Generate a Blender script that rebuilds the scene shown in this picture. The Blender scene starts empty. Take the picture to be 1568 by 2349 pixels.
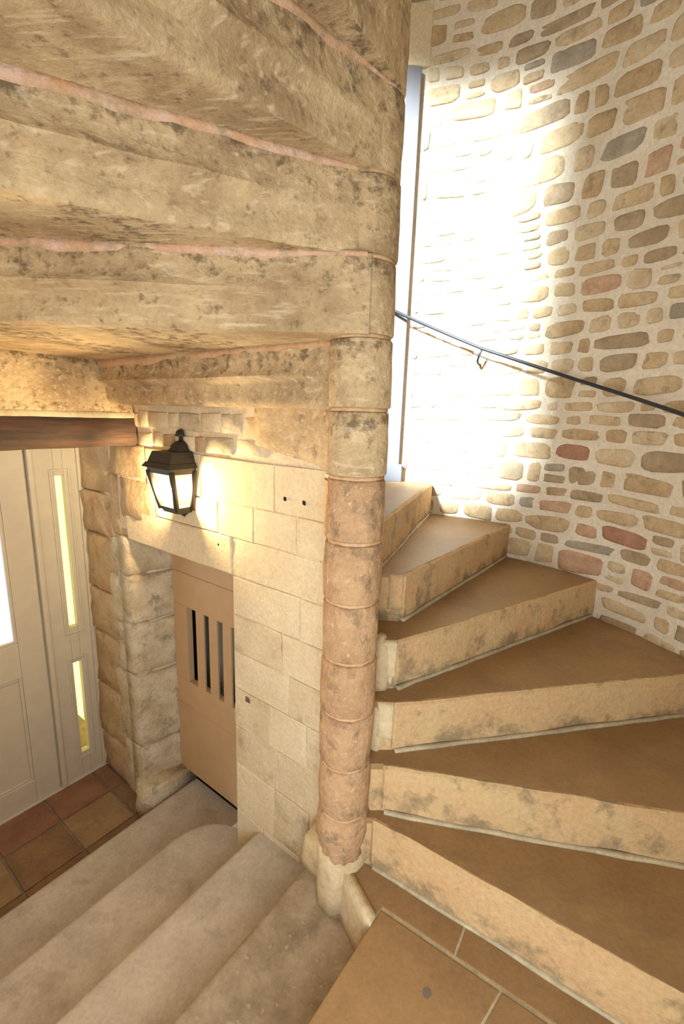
import bpy, bmesh, math, random
from mathutils import Vector, Matrix, noise

random.seed(7)
scene = bpy.context.scene
COL = scene.collection
PI = math.pi

# ------------------------------------------------------------------ camera
cam_data = bpy.data.cameras.new('camera')
cam = bpy.data.objects.new('camera', cam_data); COL.objects.link(cam)
CAM_R = Vector((0.99447, 0.09992, 0.03229)); CAM_U = Vector((-0.05223, 0.20390, 0.97760)); CAM_F = Vector((-0.09110, 0.97388, -0.20799))
CAM_P = Vector((0.077, -1.1946, 1.3657))
m = Matrix.Identity(4)
for i in range(3):
    m[i][0] = CAM_R[i]; m[i][1] = CAM_U[i]; m[i][2] = -CAM_F[i]; m[i][3] = CAM_P[i]
cam.matrix_world = m
cam_data.sensor_fit = 'VERTICAL'; cam_data.sensor_height = 36.0; cam_data.lens = 16.0; cam_data.clip_start = 0.01
scene.camera = cam

# ------------------------------------------------------------------ world, daylight, exposure
scene.view_settings.view_transform = 'Standard'; scene.view_settings.look = 'None'
scene.view_settings.gamma = 1.0; scene.view_settings.use_curve_mapping = False
scene.view_settings.exposure = 0.28
world = bpy.data.worlds.new('world'); scene.world = world; world.use_nodes = True
wbg = world.node_tree.nodes['Background']
wbg.inputs[0].default_value = (0.86, 0.93, 1.0, 1); wbg.inputs[1].default_value = 2.2

# daylight falling through the window of the upper flight (window_1, in the west wall)
day = bpy.data.lights.new('window_daylight', 'AREA'); day.shape = 'RECTANGLE'
day.size = 0.74; day.size_y = 1.85; day.energy = 56; day.color = (0.70, 0.85, 1.0); day.spread = math.radians(11)
day_o = bpy.data.objects.new('window_daylight', day); COL.objects.link(day_o)
sun_dir = Vector((math.cos(math.radians(53)), math.sin(math.radians(53)), -math.tan(math.radians(32)))).normalized()
day_tgt = Vector((0.29, 1.33, 1.62))
day_o.location = day_tgt - sun_dir * 3.15
day_o.rotation_euler = sun_dir.to_track_quat('-Z', 'Y').to_euler()
# added fill light behind the viewer, outside an unseen opening made for it
back = bpy.data.lights.new('landing_fill', 'AREA'); back.shape = 'RECTANGLE'; back.size = 0.75; back.size_y = 1.1; back.energy = 20; back.color = (0.82, 0.91, 1.0)
back_o = bpy.data.objects.new('landing_fill', back); COL.objects.link(back_o); back_o.location = (-0.05, -1.60, 0.68)
back_o.rotation_euler = Vector((-0.15, 1.0, -0.08)).to_track_quat('-Z', 'Y').to_euler()

# ------------------------------------------------------------------ measures
H = 0.17                    # rise of the spiral steps
H2 = 0.16                   # rise of the straight lower flight
R = 1.335                   # inner radius of the stair tower
NR = 0.078                  # newel radius
UA = math.radians(149)
U1 = Vector((math.cos(UA), math.sin(UA), 0)); N1 = Vector((-U1.y, U1.x, 0)); OFF1 = -0.0986
ZF = -5 * H2                # entrance floor

def W1(s, d, z):            # frame of the cellar wall: s along it, d out of it
    return U1 * s + N1 * (d + OFF1) + Vector((0, 0, z))
def CY(a, d, z):            # frame of the tower wall: angle in degrees, d inward
    r = R - d
    return Vector((r * math.cos(math.radians(a)), r * math.sin(math.radians(a)), z))
def pol(r, a, z=0.0):
    return Vector((r * math.cos(math.radians(a)), r * math.sin(math.radians(a)), z))
def nz(p, s=1.0, o=0.0):
    return noise.noise(Vector((p[0] * s + o, p[1] * s - o, p[2] * s + 2 * o)))
def project(p):
    v = p - CAM_P; w = v.dot(CAM_F)
    return 784 + 1044 * v.dot(CAM_R) / w, 1174.5 - 1044 * v.dot(CAM_U) / w, w

# ------------------------------------------------------------------ materials
def rgb(r, g, b):
    f = lambda c: (c / 255 / 12.92) if c / 255 <= 0.04045 else ((c / 255 + 0.055) / 1.055) ** 2.4
    return (f(r), f(g), f(b), 1)

def stone(name, base, alt, stain=None, stain_amt=0.0, scale=6.0, stain_scale=9.0, rough=0.9, bump=0.25, speck=None, bscale=40, sthr=0.54, tool=None, joint=0.0):
    m = bpy.data.materials.new(name); m.use_nodes = True
    nt = m.node_tree; N = nt.nodes; L = nt.links
    b = N['Principled BSDF']; b.inputs['Roughness'].default_value = rough
    b.inputs['Specular IOR Level'].default_value = 0.25
    geo = N.new('ShaderNodeNewGeometry'); P = geo.outputs['Position']
    def noise_n(sc, det=6, ro=0.6):
        n = N.new('ShaderNodeTexNoise'); n.inputs['Scale'].default_value = sc; n.inputs['Detail'].default_value = det; n.inputs['Roughness'].default_value = ro
        L.new(P, n.inputs['Vector']); return n.outputs['Fac']
    def ramp(fac, a, c):
        r = N.new('ShaderNodeMapRange'); r.inputs[1].default_value = a; r.inputs[2].default_value = c; r.clamp = True
        L.new(fac, r.inputs[0]); return r.outputs[0]
    def mix(fac, a, c):
        x = N.new('ShaderNodeMix'); x.data_type = 'RGBA'
        if isinstance(fac, float): x.inputs[0].default_value = fac
        else: L.new(fac, x.inputs[0])
        for s_, v in ((6, a), (7, c)):
            if isinstance(v, tuple): x.inputs[s_].default_value = v
            else: L.new(v, x.inputs[s_])
        return x.outputs[2]
    col = mix(ramp(noise_n(scale), 0.36, 0.64), base, alt)
    if stain:
        sf = noise_n(stain_scale, 8, 0.68)
        if joint:      # dirt gathers along the bed joints of the steps
            sx = N.new('ShaderNodeSeparateXYZ'); L.new(P, sx.inputs[0])
            m1 = N.new('ShaderNodeMath'); m1.operation = 'MULTIPLY_ADD'; L.new(sx.outputs[2], m1.inputs[0]); m1.inputs[1].default_value = 1 / 0.17; m1.inputs[2].default_value = -0.02 / 0.17 if joint > 0 else 0.0
            m2 = N.new('ShaderNodeMath'); m2.operation = 'FRACT'; L.new(m1.outputs[0], m2.inputs[0])
            m3 = N.new('ShaderNodeMath'); m3.operation = 'MULTIPLY_ADD'; L.new(ramp(m2.outputs[0], 0.45, 0.92) if joint > 0 else ramp(m2.outputs[0], 0.6, 0.1), m3.inputs[0]); m3.inputs[1].default_value = abs(joint); L.new(sf, m3.inputs[2])
            sf = m3.outputs[0]
        st = ramp(sf, sthr, sthr + 0.14)
        k = N.new('ShaderNodeMath'); k.operation = 'MULTIPLY'; L.new(st, k.inputs[0]); k.inputs[1].default_value = stain_amt
        col = mix(k.outputs[0], col, stain)
    if speck:
        sp = ramp(noise_n(55, 3, 0.5), 0.63, 0.72)
        k = N.new('ShaderNodeMath'); k.operation = 'MULTIPLY'; L.new(sp, k.inputs[0]); k.inputs[1].default_value = 0.7
        col = mix(k.outputs[0], col, speck)
    mo = N.new('ShaderNodeMapRange'); mo.inputs[1].default_value = 0.3; mo.inputs[2].default_value = 0.7; mo.inputs[3].default_value = 0.84; mo.inputs[4].default_value = 1.12
    L.new(noise_n(75, 9, 0.7), mo.inputs[0])
    vm = N.new('ShaderNodeVectorMath'); vm.operation = 'SCALE'; L.new(col, vm.inputs[0]); L.new(mo.outputs[0], vm.inputs['Scale']); col = vm.outputs[0]
    if tool:
        mp = N.new('ShaderNodeMapping'); mp.inputs['Rotation'].default_value = (0.5, 0.75, 0.4); mp.inputs['Scale'].default_value = (9, 70, 70)
        L.new(P, mp.inputs[0]); tn = N.new('ShaderNodeTexNoise'); tn.inputs['Scale'].default_value = 1.0; tn.inputs['Detail'].default_value = 3
        L.new(mp.outputs[0], tn.inputs['Vector']); k = N.new('ShaderNodeMath'); k.operation = 'MULTIPLY'; L.new(ramp(tn.outputs['Fac'], 0.55, 0.72), k.inputs[0]); k.inputs[1].default_value = 0.55
        col = mix(k.outputs[0], col, tool)
    L.new(col, b.inputs['Base Color'])
    if bump:
        bn = N.new('ShaderNodeBump'); bn.inputs['Strength'].default_value = bump; bn.inputs['Distance'].default_value = 0.02
        L.new(noise_n(bscale, 8, 0.65), bn.inputs['Height']); L.new(bn.outputs[0], b.inputs['Normal'])
    return m

def plain(name, color, rough=0.5, metal=0.0, emit=None, estr=0.0):
    m = bpy.data.materials.new(name); m.use_nodes = True
    N = m.node_tree.nodes; L = m.node_tree.links; b = N['Principled BSDF']
    b.inputs['Roughness'].default_value = rough; b.inputs['Metallic'].default_value = metal
    n = N.new('ShaderNodeTexNoise'); n.inputs['Scale'].default_value = 14; n.inputs['Detail'].default_value = 5
    g = N.new('ShaderNodeNewGeometry'); L.new(g.outputs['Position'], n.inputs['Vector'])
    x = N.new('ShaderNodeMix'); x.data_type = 'RGBA'; L.new(n.outputs['Fac'], x.inputs[0])
    x.inputs[6].default_value = tuple(c * 0.9 for c in color[:3]) + (1,); x.inputs[7].default_value = tuple(min(1, c * 1.1) for c in color[:3]) + (1,)
    L.new(x.outputs[2], b.inputs['Base Color'])
    if emit:
        b.inputs['Emission Color'].default_value = emit; b.inputs['Emission Strength'].default_value = estr
    return m

def glass_mat(name, tint, frosted=0.0):
    m = bpy.data.materials.new(name); m.use_nodes = True
    nt = m.node_tree; N = nt.nodes; L = nt.links; N.remove(N['Principled BSDF'])
    t = N.new('ShaderNodeBsdfTransparent'); t.inputs[0].default_value = tint
    g = N.new('ShaderNodeBsdfGlossy'); g.inputs['Roughness'].default_value = 0.03
    f = N.new('ShaderNodeFresnel'); f.inputs[0].default_value = 1.45
    x = N.new('ShaderNodeMixShader'); k = N.new('ShaderNodeMath'); k.operation = 'MULTIPLY'; k.inputs[1].default_value = 0.35; L.new(f.outputs[0], k.inputs[0]); L.new(k.outputs[0], x.inputs[0]); L.new(t.outputs[0], x.inputs[1]); L.new(g.outputs[0], x.inputs[2])
    L.new(x.outputs[0], N['Material Output'].inputs[0])
    return m

def wood(name, a, c, axis):
    m = bpy.data.materials.new(name); m.use_nodes = True
    N = m.node_tree.nodes; L = m.node_tree.links; b = N['Principled BSDF']; b.inputs['Roughness'].default_value = 0.8
    g = N.new('ShaderNodeNewGeometry')
    mp = N.new('ShaderNodeMapping'); mp.inputs['Rotation'].default_value = (0, 0, -axis); mp.inputs['Scale'].default_value = (3, 26, 26)
    mp.vector_type = 'TEXTURE'; mp.inputs['Rotation'].default_value = (0, 0, axis); mp.inputs['Scale'].default_value = (0.5, 0.05, 0.05)
    L.new(g.outputs['Position'], mp.inputs[0])
    n = N.new('ShaderNodeTexNoise'); n.inputs['Scale'].default_value = 1.4; n.inputs['Detail'].default_value = 7; n.inputs['Roughness'].default_value = 0.65
    L.new(mp.outputs[0], n.inputs['Vector'])
    r = N.new('ShaderNodeMapRange'); r.inputs[1].default_value = 0.32; r.inputs[2].default_value = 0.66; L.new(n.outputs['Fac'], r.inputs[0])
    x = N.new('ShaderNodeMix'); x.data_type = 'RGBA'; L.new(r.outputs[0], x.inputs[0]); x.inputs[6].default_value = a; x.inputs[7].default_value = c
    L.new(x.outputs[2], b.inputs['Base Color'])
    bn = N.new('ShaderNodeBump'); bn.inputs['Strength'].default_value = 0.5; bn.inputs['Distance'].default_value = 0.01
    L.new(n.outputs['Fac'], bn.inputs['Height']); L.new(bn.outputs[0], b.inputs['Normal'])
    return m

M = {}
M['mortar'] = stone('lime_mortar', rgb(226, 211, 184), rgb(212, 196, 168), bump=0.35, scale=4, bscale=60)
rub = [((196, 168, 126), (174, 146, 106)), ((204, 178, 138), (188, 160, 118)), ((180, 156, 122), (158, 134, 102)),
       ((176, 162, 138), (156, 142, 120)), ((200, 164, 130), (182, 142, 110)), ((210, 188, 152), (194, 168, 128))]
RUB = [stone('rubble_stone_%s' % n, rgb(*a), rgb(*c), stain=rgb(122, 104, 78), stain_amt=0.55, scale=14, stain_scale=22, bump=0.4, bscale=70)
       for n, (a, c) in zip(('ochre', 'straw', 'brown', 'grey', 'rose', 'cream'), rub)]
M['redstone'] = stone('red_rubble', rgb(178, 134, 104), rgb(158, 114, 88), scale=14, bump=0.4)
M['soffit'] = stone('weathered_step_stone', rgb(216, 188, 142), rgb(170, 142, 104), stain=rgb(96, 80, 58), stain_amt=0.75, scale=5, stain_scale=34, bump=0.7, bscale=34, sthr=0.56, tool=rgb(232, 212, 172), joint=0.10)
M['pinkmortar'] = stone('pink_mortar', rgb(226, 192, 166), rgb(208, 160, 114), stain=rgb(176, 150, 112), stain_amt=0.8, scale=12, stain_scale=20, bump=0.6, bscale=50, sthr=0.5)
M['newel'] = stone('newel_stone', rgb(202, 175, 134), rgb(174, 147, 110), stain=rgb(110, 96, 76), stain_amt=0.7, scale=5, stain_scale=15, bump=0.6, bscale=34, tool=rgb(222, 201, 164))
M['newelpink'] = stone('rose_newel_stone', rgb(208, 168, 124), rgb(186, 146, 106), stain=rgb(120, 104, 82), stain_amt=0.7, scale=9, stain_scale=15, bump=0.8, speck=rgb(232, 200, 158), bscale=40, sthr=0.52)
M['orange'] = stone('orange_joint_mortar', rgb(197, 152, 106), rgb(209, 174, 134), scale=12, bump=0.4)
M['riser'] = stone('riser_stone', rgb(200, 170, 122), rgb(200, 162, 116), stain=rgb(118, 106, 80), stain_amt=0.7, scale=5, stain_scale=11, bump=0.5, bscale=34, sthr=0.55, joint=-0.10)
M['tread'] = stone('tread_stone', rgb(160, 127, 86), rgb(146, 114, 76), scale=4, stain=rgb(128, 102, 70), stain_amt=0.5, stain_scale=5, rough=0.5, bump=0.08, bscale=90)
M['lower'] = stone('worn_step_stone', rgb(188, 174, 155), rgb(170, 156, 138), scale=6, stain=rgb(144, 128, 106), stain_amt=0.5, stain_scale=8, rough=0.45, bump=0.12, bscale=80)
M['lowergrey'] = stone('worn_grey_step_stone', rgb(166, 148, 122), rgb(138, 120, 96), scale=14, stain=rgb(116, 100, 78), stain_amt=0.6, stain_scale=12, rough=0.48, bump=0.15, speck=rgb(180, 162, 136), bscale=80)
M['whitemortar'] = stone('pale_joint_mortar', rgb(196, 180, 146), rgb(168, 152, 120), scale=12, bump=0.3)
M['ashlar'] = stone('pale_ashlar', rgb(223, 204, 167), rgb(210, 189, 150), stain=rgb(169, 149, 115), stain_amt=0.5, scale=4, stain_scale=7, bump=0.3, bscale=24, sthr=0.6)
M['ashlar2'] = stone('grey_ashlar', rgb(218, 198, 160), rgb(200, 176, 136), stain=rgb(146, 128, 100), stain_amt=0.6, scale=4, stain_scale=8, bump=0.5, bscale=24)
M['bedding'] = stone('wall_bedding', rgb(223, 206, 173), rgb(211, 190, 155), scale=8, bump=0.4)
M['jamb'] = stone('rough_jamb_stone', rgb(220, 204, 174), rgb(198, 176, 138), stain=rgb(132, 120, 102), stain_amt=0.7, scale=9, stain_scale=12, bump=0.9, bscale=24)
M['jambochre'] = stone('ochre_jamb_stone', rgb(206, 179, 137), rgb(191, 157, 117), stain=rgb(147, 129, 100), stain_amt=0.6, scale=8, stain_scale=12, bump=0.7, bscale=26)
M['plaster'] = stone('lime_plaster', rgb(212, 190, 152), rgb(196, 172, 130), stain=rgb(156, 136, 104), stain_amt=0.5, scale=7, stain_scale=8, bump=0.3)
M['paint'] = plain('cream_door_paint', rgb(206, 194, 170), 0.45)
M['tan'] = plain('tan_door_paint', rgb(192, 158, 116), 0.5)
M['grey'] = plain('grey_frame_paint', rgb(112, 108, 106), 0.5)
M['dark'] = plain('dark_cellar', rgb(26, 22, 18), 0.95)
M['iron'] = plain('black_iron', rgb(52, 50, 50), 0.5, 0.4)
M['rust'] = plain('rusty_iron', rgb(104, 80, 54), 0.9)
M['fill'] = plain('grey_filler', rgb(112, 100, 86), 0.8)
M['lantern'] = plain('lantern_metal', rgb(58, 54, 46), 0.55, 0.3)
M['bulb'] = plain('bulb_glow', rgb(255, 214, 140), 0.4, 0, (1.0, 0.72, 0.36, 1), 9.0)
M['brass'] = plain('brassy_plate', rgb(120, 78, 32), 0.5)
M['candle'] = plain('candle_sleeve', rgb(240, 206, 130), 0.5)
M['glass'] = glass_mat('clear_pane', (0.97, 0.98, 1.0, 1))
M['slit'] = glass_mat('fringe_tinted_slit_pane', (1.0, 0.93, 0.50, 1))  # tint paints the yellow fringing of the light into the panes
M['lglass'] = glass_mat('lantern_pane', (1.0, 0.95, 0.86, 1))
M['beam'] = wood('oak_beam', rgb(34, 25, 18), rgb(86, 58, 36), math.radians(59))
TILES = [stone('terracotta_%s' % n, rgb(*a), rgb(*c), scale=7, rough=0.55, bump=0.1, stain=rgb(104, 78, 54), stain_amt=0.5, stain_scale=6)
         for n, a, c in (('brown', (140, 108, 76), (122, 92, 64)), ('red', (150, 108, 82), (132, 94, 70)), ('buff', (160, 130, 94), (142, 114, 80)))]
M['grout'] = stone('tile_grout', rgb(140, 122, 100), rgb(122, 104, 84), scale=20, bump=0.2)

# ------------------------------------------------------------------ builders
def link(name, verts, faces, mat, parent=None, smooth=False, origin=None, mats=None, fm=None):
    o0 = Vector(origin) if origin is not None else (parent.matrix_world.translation.copy() if parent is not None and parent.get('_w') is None else Vector((0, 0, 0)))
    if parent is not None:
        o0 = Vector(parent['_o'])
    me = bpy.data.meshes.new(name)
    me.from_pydata([tuple(Vector(v) - o0) for v in verts], [], faces); me.validate()
    bm = bmesh.new(); bm.from_mesh(me); bmesh.ops.recalc_face_normals(bm, faces=bm.faces); bm.to_mesh(me); bm.free()
    for mm in (mats or [mat]): me.materials.append(mm)
    if fm:
        for p, i in zip(me.polygons, fm): p.material_index = i
    if smooth:
        for p in me.polygons: p.use_smooth = True
    o = bpy.data.objects.new(name, me); COL.objects.link(o)
    if parent is not None: o.parent = parent
    else: o.location = o0
    o['_o'] = tuple(o0)
    return o

def thing(name, label, cat, loc, group=None, kind=None):
    o = bpy.data.objects.new(name, None); COL.objects.link(o); o.location = loc; o['_o'] = tuple(loc); o.empty_display_size = 0.1
    o['label'] = label; o['category'] = cat
    if group: o['group'] = group
    if kind: o['kind'] = kind
    return o

def tag(o, label, cat, group=None, kind=None):
    o['label'] = label; o['category'] = cat
    if group: o['group'] = group
    if kind: o['kind'] = kind
    return o

def box_vf(fr, a0, a1, b0, b1, c0, c1):
    v = [fr(a, b, c) for c in (c0, c1) for b in (b0, b1) for a in (a0, a1)]
    f = [(0, 1, 3, 2), (4, 6, 7, 5), (0, 4, 5, 1), (2, 3, 7, 6), (0, 2, 6, 4), (1, 5, 7, 3)]
    return v, f

def box(name, fr, a0, a1, b0, b1, c0, c1, mat, parent=None, bevel=0.0, origin=None):
    v, f = box_vf(fr, a0, a1, b0, b1, c0, c1)
    o = link(name, v, f, mat, parent, origin=origin)
    if bevel:
        bm = bmesh.new(); bm.from_mesh(o.data)
        bmesh.ops.bevel(bm, geom=list(bm.edges), offset=bevel, segments=2, affect='EDGES', profile=0.6)
        bm.to_mesh(o.data); bm.free()
    return o

def ticks(a, b, n, bev):
    w = b - a; bev = min(bev, w * 0.3)
    return [a] + [a + bev + (w - 2 * bev) * i / n for i in range(n + 1)] + [b]

def block(name, fr, a0, a1, z0, z1, df, db, mat, parent, n=(3, 2), bev=0.01, amp=0.004, seed=0.0, nsc=9, wob=0.0, origin=None, sharp=False):
    """a stone: noisy, round-edged front (towards d) with sides running back to db"""
    A = ticks(a0, a1, n[0], bev); Z = ticks(z0, z1, n[1], bev)
    V, F = [], []; na, nzc = len(A), len(Z)
    for j, z in enumerate(Z):
        for i, a in enumerate(A):
            edge = i in (0, na - 1) or j in (0, nzc - 1)
            q = fr(a, df, z)
            d = df - (bev if edge else 0) + amp * 2 * nz(q, nsc, seed)
            V.append(fr(a + wob * nz(q, 7, seed + 3), d, z + wob * nz(q, 7, seed + 8)))
    idx = lambda i, j: j * na + i
    for j in range(nzc - 1):
        for i in range(na - 1):
            F.append((idx(i, j), idx(i + 1, j), idx(i + 1, j + 1), idx(i, j + 1)))
    loop = [idx(i, 0) for i in range(na)] + [idx(na - 1, j) for j in range(1, nzc)] + [idx(i, nzc - 1) for i in range(na - 2, -1, -1)] + [idx(0, j) for j in range(nzc - 2, 0, -1)]
    ref = [(A[i], Z[0]) for i in range(na)] + [(A[-1], Z[j]) for j in range(1, nzc)] + [(A[i], Z[-1]) for i in range(na - 2, -1, -1)] + [(A[0], Z[j]) for j in range(nzc - 2, 0, -1)]
    b0 = len(V)
    V += [fr(a, db, z) for a, z in ref]
    k = len(loop)
    for t in range(k):
        F.append((loop[t], loop[(t + 1) % k], b0 + (t + 1) % k, b0 + t))
    F.append(tuple(range(b0, b0 + k)))
    o = link(name, V, F, mat, parent, smooth=True, origin=origin)
    if sharp: o.modifiers.new('es', 'EDGE_SPLIT').split_angle = math.radians(24)
    return o

def prism(name, poly, z0, z1, mat, parent=None, bevel=0.0, origin=None, seg=2):
    k = len(poly)
    V = [Vector((p[0], p[1], z0)) for p in poly] + [Vector((p[0], p[1], z1)) for p in poly]
    F = [tuple(range(k - 1, -1, -1)), tuple(range(k, 2 * k))] + [(i, (i + 1) % k, k + (i + 1) % k, k + i) for i in range(k)]
    o = link(name, V, F, mat, parent, origin=origin)
    if bevel:
        bm = bmesh.new(); bm.from_mesh(o.data)
        bmesh.ops.bevel(bm, geom=list(bm.edges), offset=bevel, segments=seg, affect='EDGES', profile=0.6)
        bm.to_mesh(o.data); bm.free()
    return o

def lathe(name, prof, cx, cy, mat, parent, n=20, a0=0, a1=360, origin=None, amp=0.0, nsc=14, seed=0):
    full = abs(a1 - a0 - 360) < 1e-6; m_ = n if full else n + 1
    V, F = [], []
    for r, z in prof:
        for i in range(m_):
            t = math.radians(a0 + (a1 - a0) * i / n)
            rr = r
            if amp:
                rr += amp * 2 * nz((math.cos(t) * 0.3, math.sin(t) * 0.3, z), nsc, seed)
            V.append(Vector((cx + rr * math.cos(t), cy + rr * math.sin(t), z)))
    for j in range(len(prof) - 1):
        for i in range(n):
            i2 = (i + 1) % m_
            F.append((j * m_ + i, j * m_ + i2, (j + 1) * m_ + i2, (j + 1) * m_ + i))
    F.append(tuple(range(m_ - 1, -1, -1))); F.append(tuple((len(prof) - 1) * m_ + i for i in range(m_)))
    return link(name, V, F, mat, parent, smooth=True, origin=origin)

def tube(name, pts, r, mat, parent=None, n=8, origin=None):
    V, F = [], []
    for i, p in enumerate(pts):
        t = (pts[min(i + 1, len(pts) - 1)] - pts[max(i - 1, 0)]).normalized()
        x = t.cross(Vector((0, 0, 1))); x = x.normalized() if x.length > 1e-4 else Vector((1, 0, 0)); y = t.cross(x)
        for k in range(n):
            V.append(p + (x * math.cos(2 * PI * k / n) + y * math.sin(2 * PI * k / n)) * r)
    for i in range(len(pts) - 1):
        for k in range(n):
            F.append((i * n + k, i * n + (k + 1) % n, (i + 1) * n + (k + 1) % n, (i + 1) * n + k))
    F.append(tuple(range(n - 1, -1, -1))); F.append(tuple((len(pts) - 1) * n + k for k in range(n)))
    return link(name, V, F, mat, parent, smooth=True, origin=origin)

# ================================================================== TOWER WALL
def cyl_shell(name, a0, a1, z0, z1, r0, r1, mat, parent=None, n=40, m_=8, origin=None, amp=0.0, hole=None):
    V, F = [], []
    At = [a0 + (a1 - a0) * i / n for i in range(n + 1)]
    Zt = [z0 + (z1 - z0) * j / m_ for j in range(m_ + 1)]
    if hole:
        At = sorted(set(At) | {hole[0], hole[1]}); Zt = sorted(set(Zt) | {hole[2], hole[3]})
    na, nb = len(At), len(Zt)
    for rr in (r0, r1):
        for z in Zt:
            for a in At:
                p = pol(rr, a, z); q = rr + (amp * nz(p, 4) if rr == r0 else 0)
                V.append(pol(q, a, z))
    ix = lambda k, j, i: k * na * nb + j * na + i
    inh = lambda j, i: hole and hole[0] - 1e-6 <= At[i] and At[i + 1] <= hole[1] + 1e-6 and hole[2] - 1e-6 <= Zt[j] and Zt[j + 1] <= hole[3] + 1e-6
    for j in range(nb - 1):
        for i in range(na - 1):
            if inh(j, i): continue
            for k in (0, 1): F.append((ix(k, j, i), ix(k, j, i + 1), ix(k, j + 1, i + 1), ix(k, j + 1, i)))
            for (dj, di, e) in ((-1, 0, ((j, i), (j, i + 1))), (1, 0, ((j + 1, i), (j + 1, i + 1))), (0, -1, ((j, i), (j + 1, i))), (0, 1, ((j, i + 1), (j + 1, i + 1)))):
                jj, ii = j + dj, i + di
                if not (0 <= jj < nb - 1 and 0 <= ii < na - 1) or inh(jj, ii):
                    (p, q), (s, t) = e
                    F.append((ix(0, p, q), ix(0, s, t), ix(1, s, t), ix(1, p, q)))
    return link(name, V, F, mat, parent, smooth=False, origin=origin)

wall_outer = cyl_shell('wall_tower', -72, 128, -1.0, 4.6, R, R + 0.30, M['mortar'], n=60, m_=14, origin=(0, R + 0.1, -1.0))
for p in wall_outer.data.polygons: p.use_smooth = False
tag(wall_outer, 'curved rubble stone tower wall with wide pale mortar joints beside the stairs', 'wall', kind='structure')

# rubble stones
rng = random.Random(21)
cand = []
def add_stone(a_c, zc, w, h, seed, mi):
    """outline + dome of one rubble stone on the tower wall; a_c centre angle, w along the arc"""
    n = 12; V = []
    e = 2.0 / rng.uniform(3.0, 5.2); tilt = rng.uniform(-0.07, 0.07); k = rng.uniform(0.002, 0.008)
    sk = rng.uniform(-0.25, 0.25)
    for (sc, d) in ((1.03, -0.006), (0.97, k * 0.55), (0.80, k)):
        for i in range(n):
            t = 2 * PI * (i + 0.5) / n
            c, s = math.cos(t), math.sin(t)
            x = math.copysign(abs(c) ** e, c); y = math.copysign(abs(s) ** e, s)
            wb = 1 + 0.20 * noise.noise(Vector((c * 1.5, s * 1.5, seed * 1.7)))
            x *= wb; y *= wb * (1 + sk * x * 0.5)
            X = x * w / 2 * sc; Y = y * h / 2 * sc
            X, Y = X + Y * tilt, Y + X * tilt
            dd = d + (0.004 * noise.noise(Vector((c * 2, s * 2, seed + 5))) if d > 0 else 0)
            V.append(CY(a_c - math.degrees(X / R), dd, zc + Y))
    V.append(CY(a_c, k * 1.05, zc))
    F = []
    for ring in (0, 1):
        for i in range(n):
            F.append((ring * n + i, ring * n + (i + 1) % n, (ring + 1) * n + (i + 1) % n, (ring + 1) * n + i))
    for i in range(n): F.append((2 * n + i, 2 * n + (i + 1) % n, 3 * n))
    cand.append((V, F, mi, w * h))

z = 0.0; row = 0
A_MIN, A_MAX = 8.0, 83.0
while z < 3.95:
    hr = rng.uniform(0.06, 0.115) if z > 1.2 else rng.uniform(0.055, 0.11)
    arc = -rng.uniform(0, 0.12); total = math.radians(A_MAX - A_MIN) * R
    while arc < total:
        w = rng.choice((rng.uniform(0.07, 0.12), rng.uniform(0.10, 0.18), rng.uniform(0.14, 0.25)))
        if arc + w > total: w = total - arc
        ac = A_MIN + math.degrees((arc + w / 2) / R)
        mi = rng.choices(range(6), (5, 6, 3, 0.8, 0.4 if z > 1.3 else 1.4, 4))[0]
        zc = z + hr / 2 + 0.022 * noise.noise(Vector((arc * 2.2, row * 0.35, 0.3)))
        gap = rng.uniform(0.016, 0.030)
        if w > 0.035:
            if hr > 0.075 and rng.random() < 0.22 and w < 0.16:
                f = rng.uniform(0.4, 0.6)
                add_stone(ac, zc - hr / 2 + hr * f / 2, w - gap, hr * f - gap * 0.8, rng.random() * 50, mi)
                add_stone(ac, zc + hr / 2 - hr * (1 - f) / 2, w - gap * 1.2, hr * (1 - f) - gap * 0.8, rng.random() * 50, rng.randrange(6))
            else:
                add_stone(ac, zc, w - gap, hr * rng.uniform(0.9, 1.06) - gap * 0.8, rng.random() * 50, mi)
        arc += w
    z += hr; row += 1

def px_area(V):
    P2 = [project(v) for v in V[:12]]
    if any(p[2] < 0.05 for p in P2): return 0
    if not any(-20 < p[0] < 1588 and -20 < p[1] < 2369 for p in P2): return 0
    s = 0
    for i in range(12):
        a, b = P2[i], P2[(i + 1) % 12]; s += a[0] * b[1] - b[0] * a[1]
    return abs(s) / 2
cand.sort(key=lambda c: -px_area(c[0]))
def red_stone(V):
    q = project(V[-1]); return any((q[0] - x) ** 2 + (q[1] - y) ** 2 < 28 ** 2 for x, y in ((1415, 1237), (1310, 1050)))
for V, F, mi, _ in cand[:300]:
    link('stone', V, F, M['redstone'] if red_stone(V) else RUB[mi], wall_outer, smooth=True)
SV, SF, SM = [], [], []
for V, F, mi, _ in cand[300:]:
    b = len(SV); SV += V; SF += [tuple(i + b for i in f) for f in F]; SM += [mi] * len(F)
ru = link('rubble_stones', SV, SF, None, wall_outer, smooth=True, mats=RUB, fm=SM); ru['kind'] = 'stuff'

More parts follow.
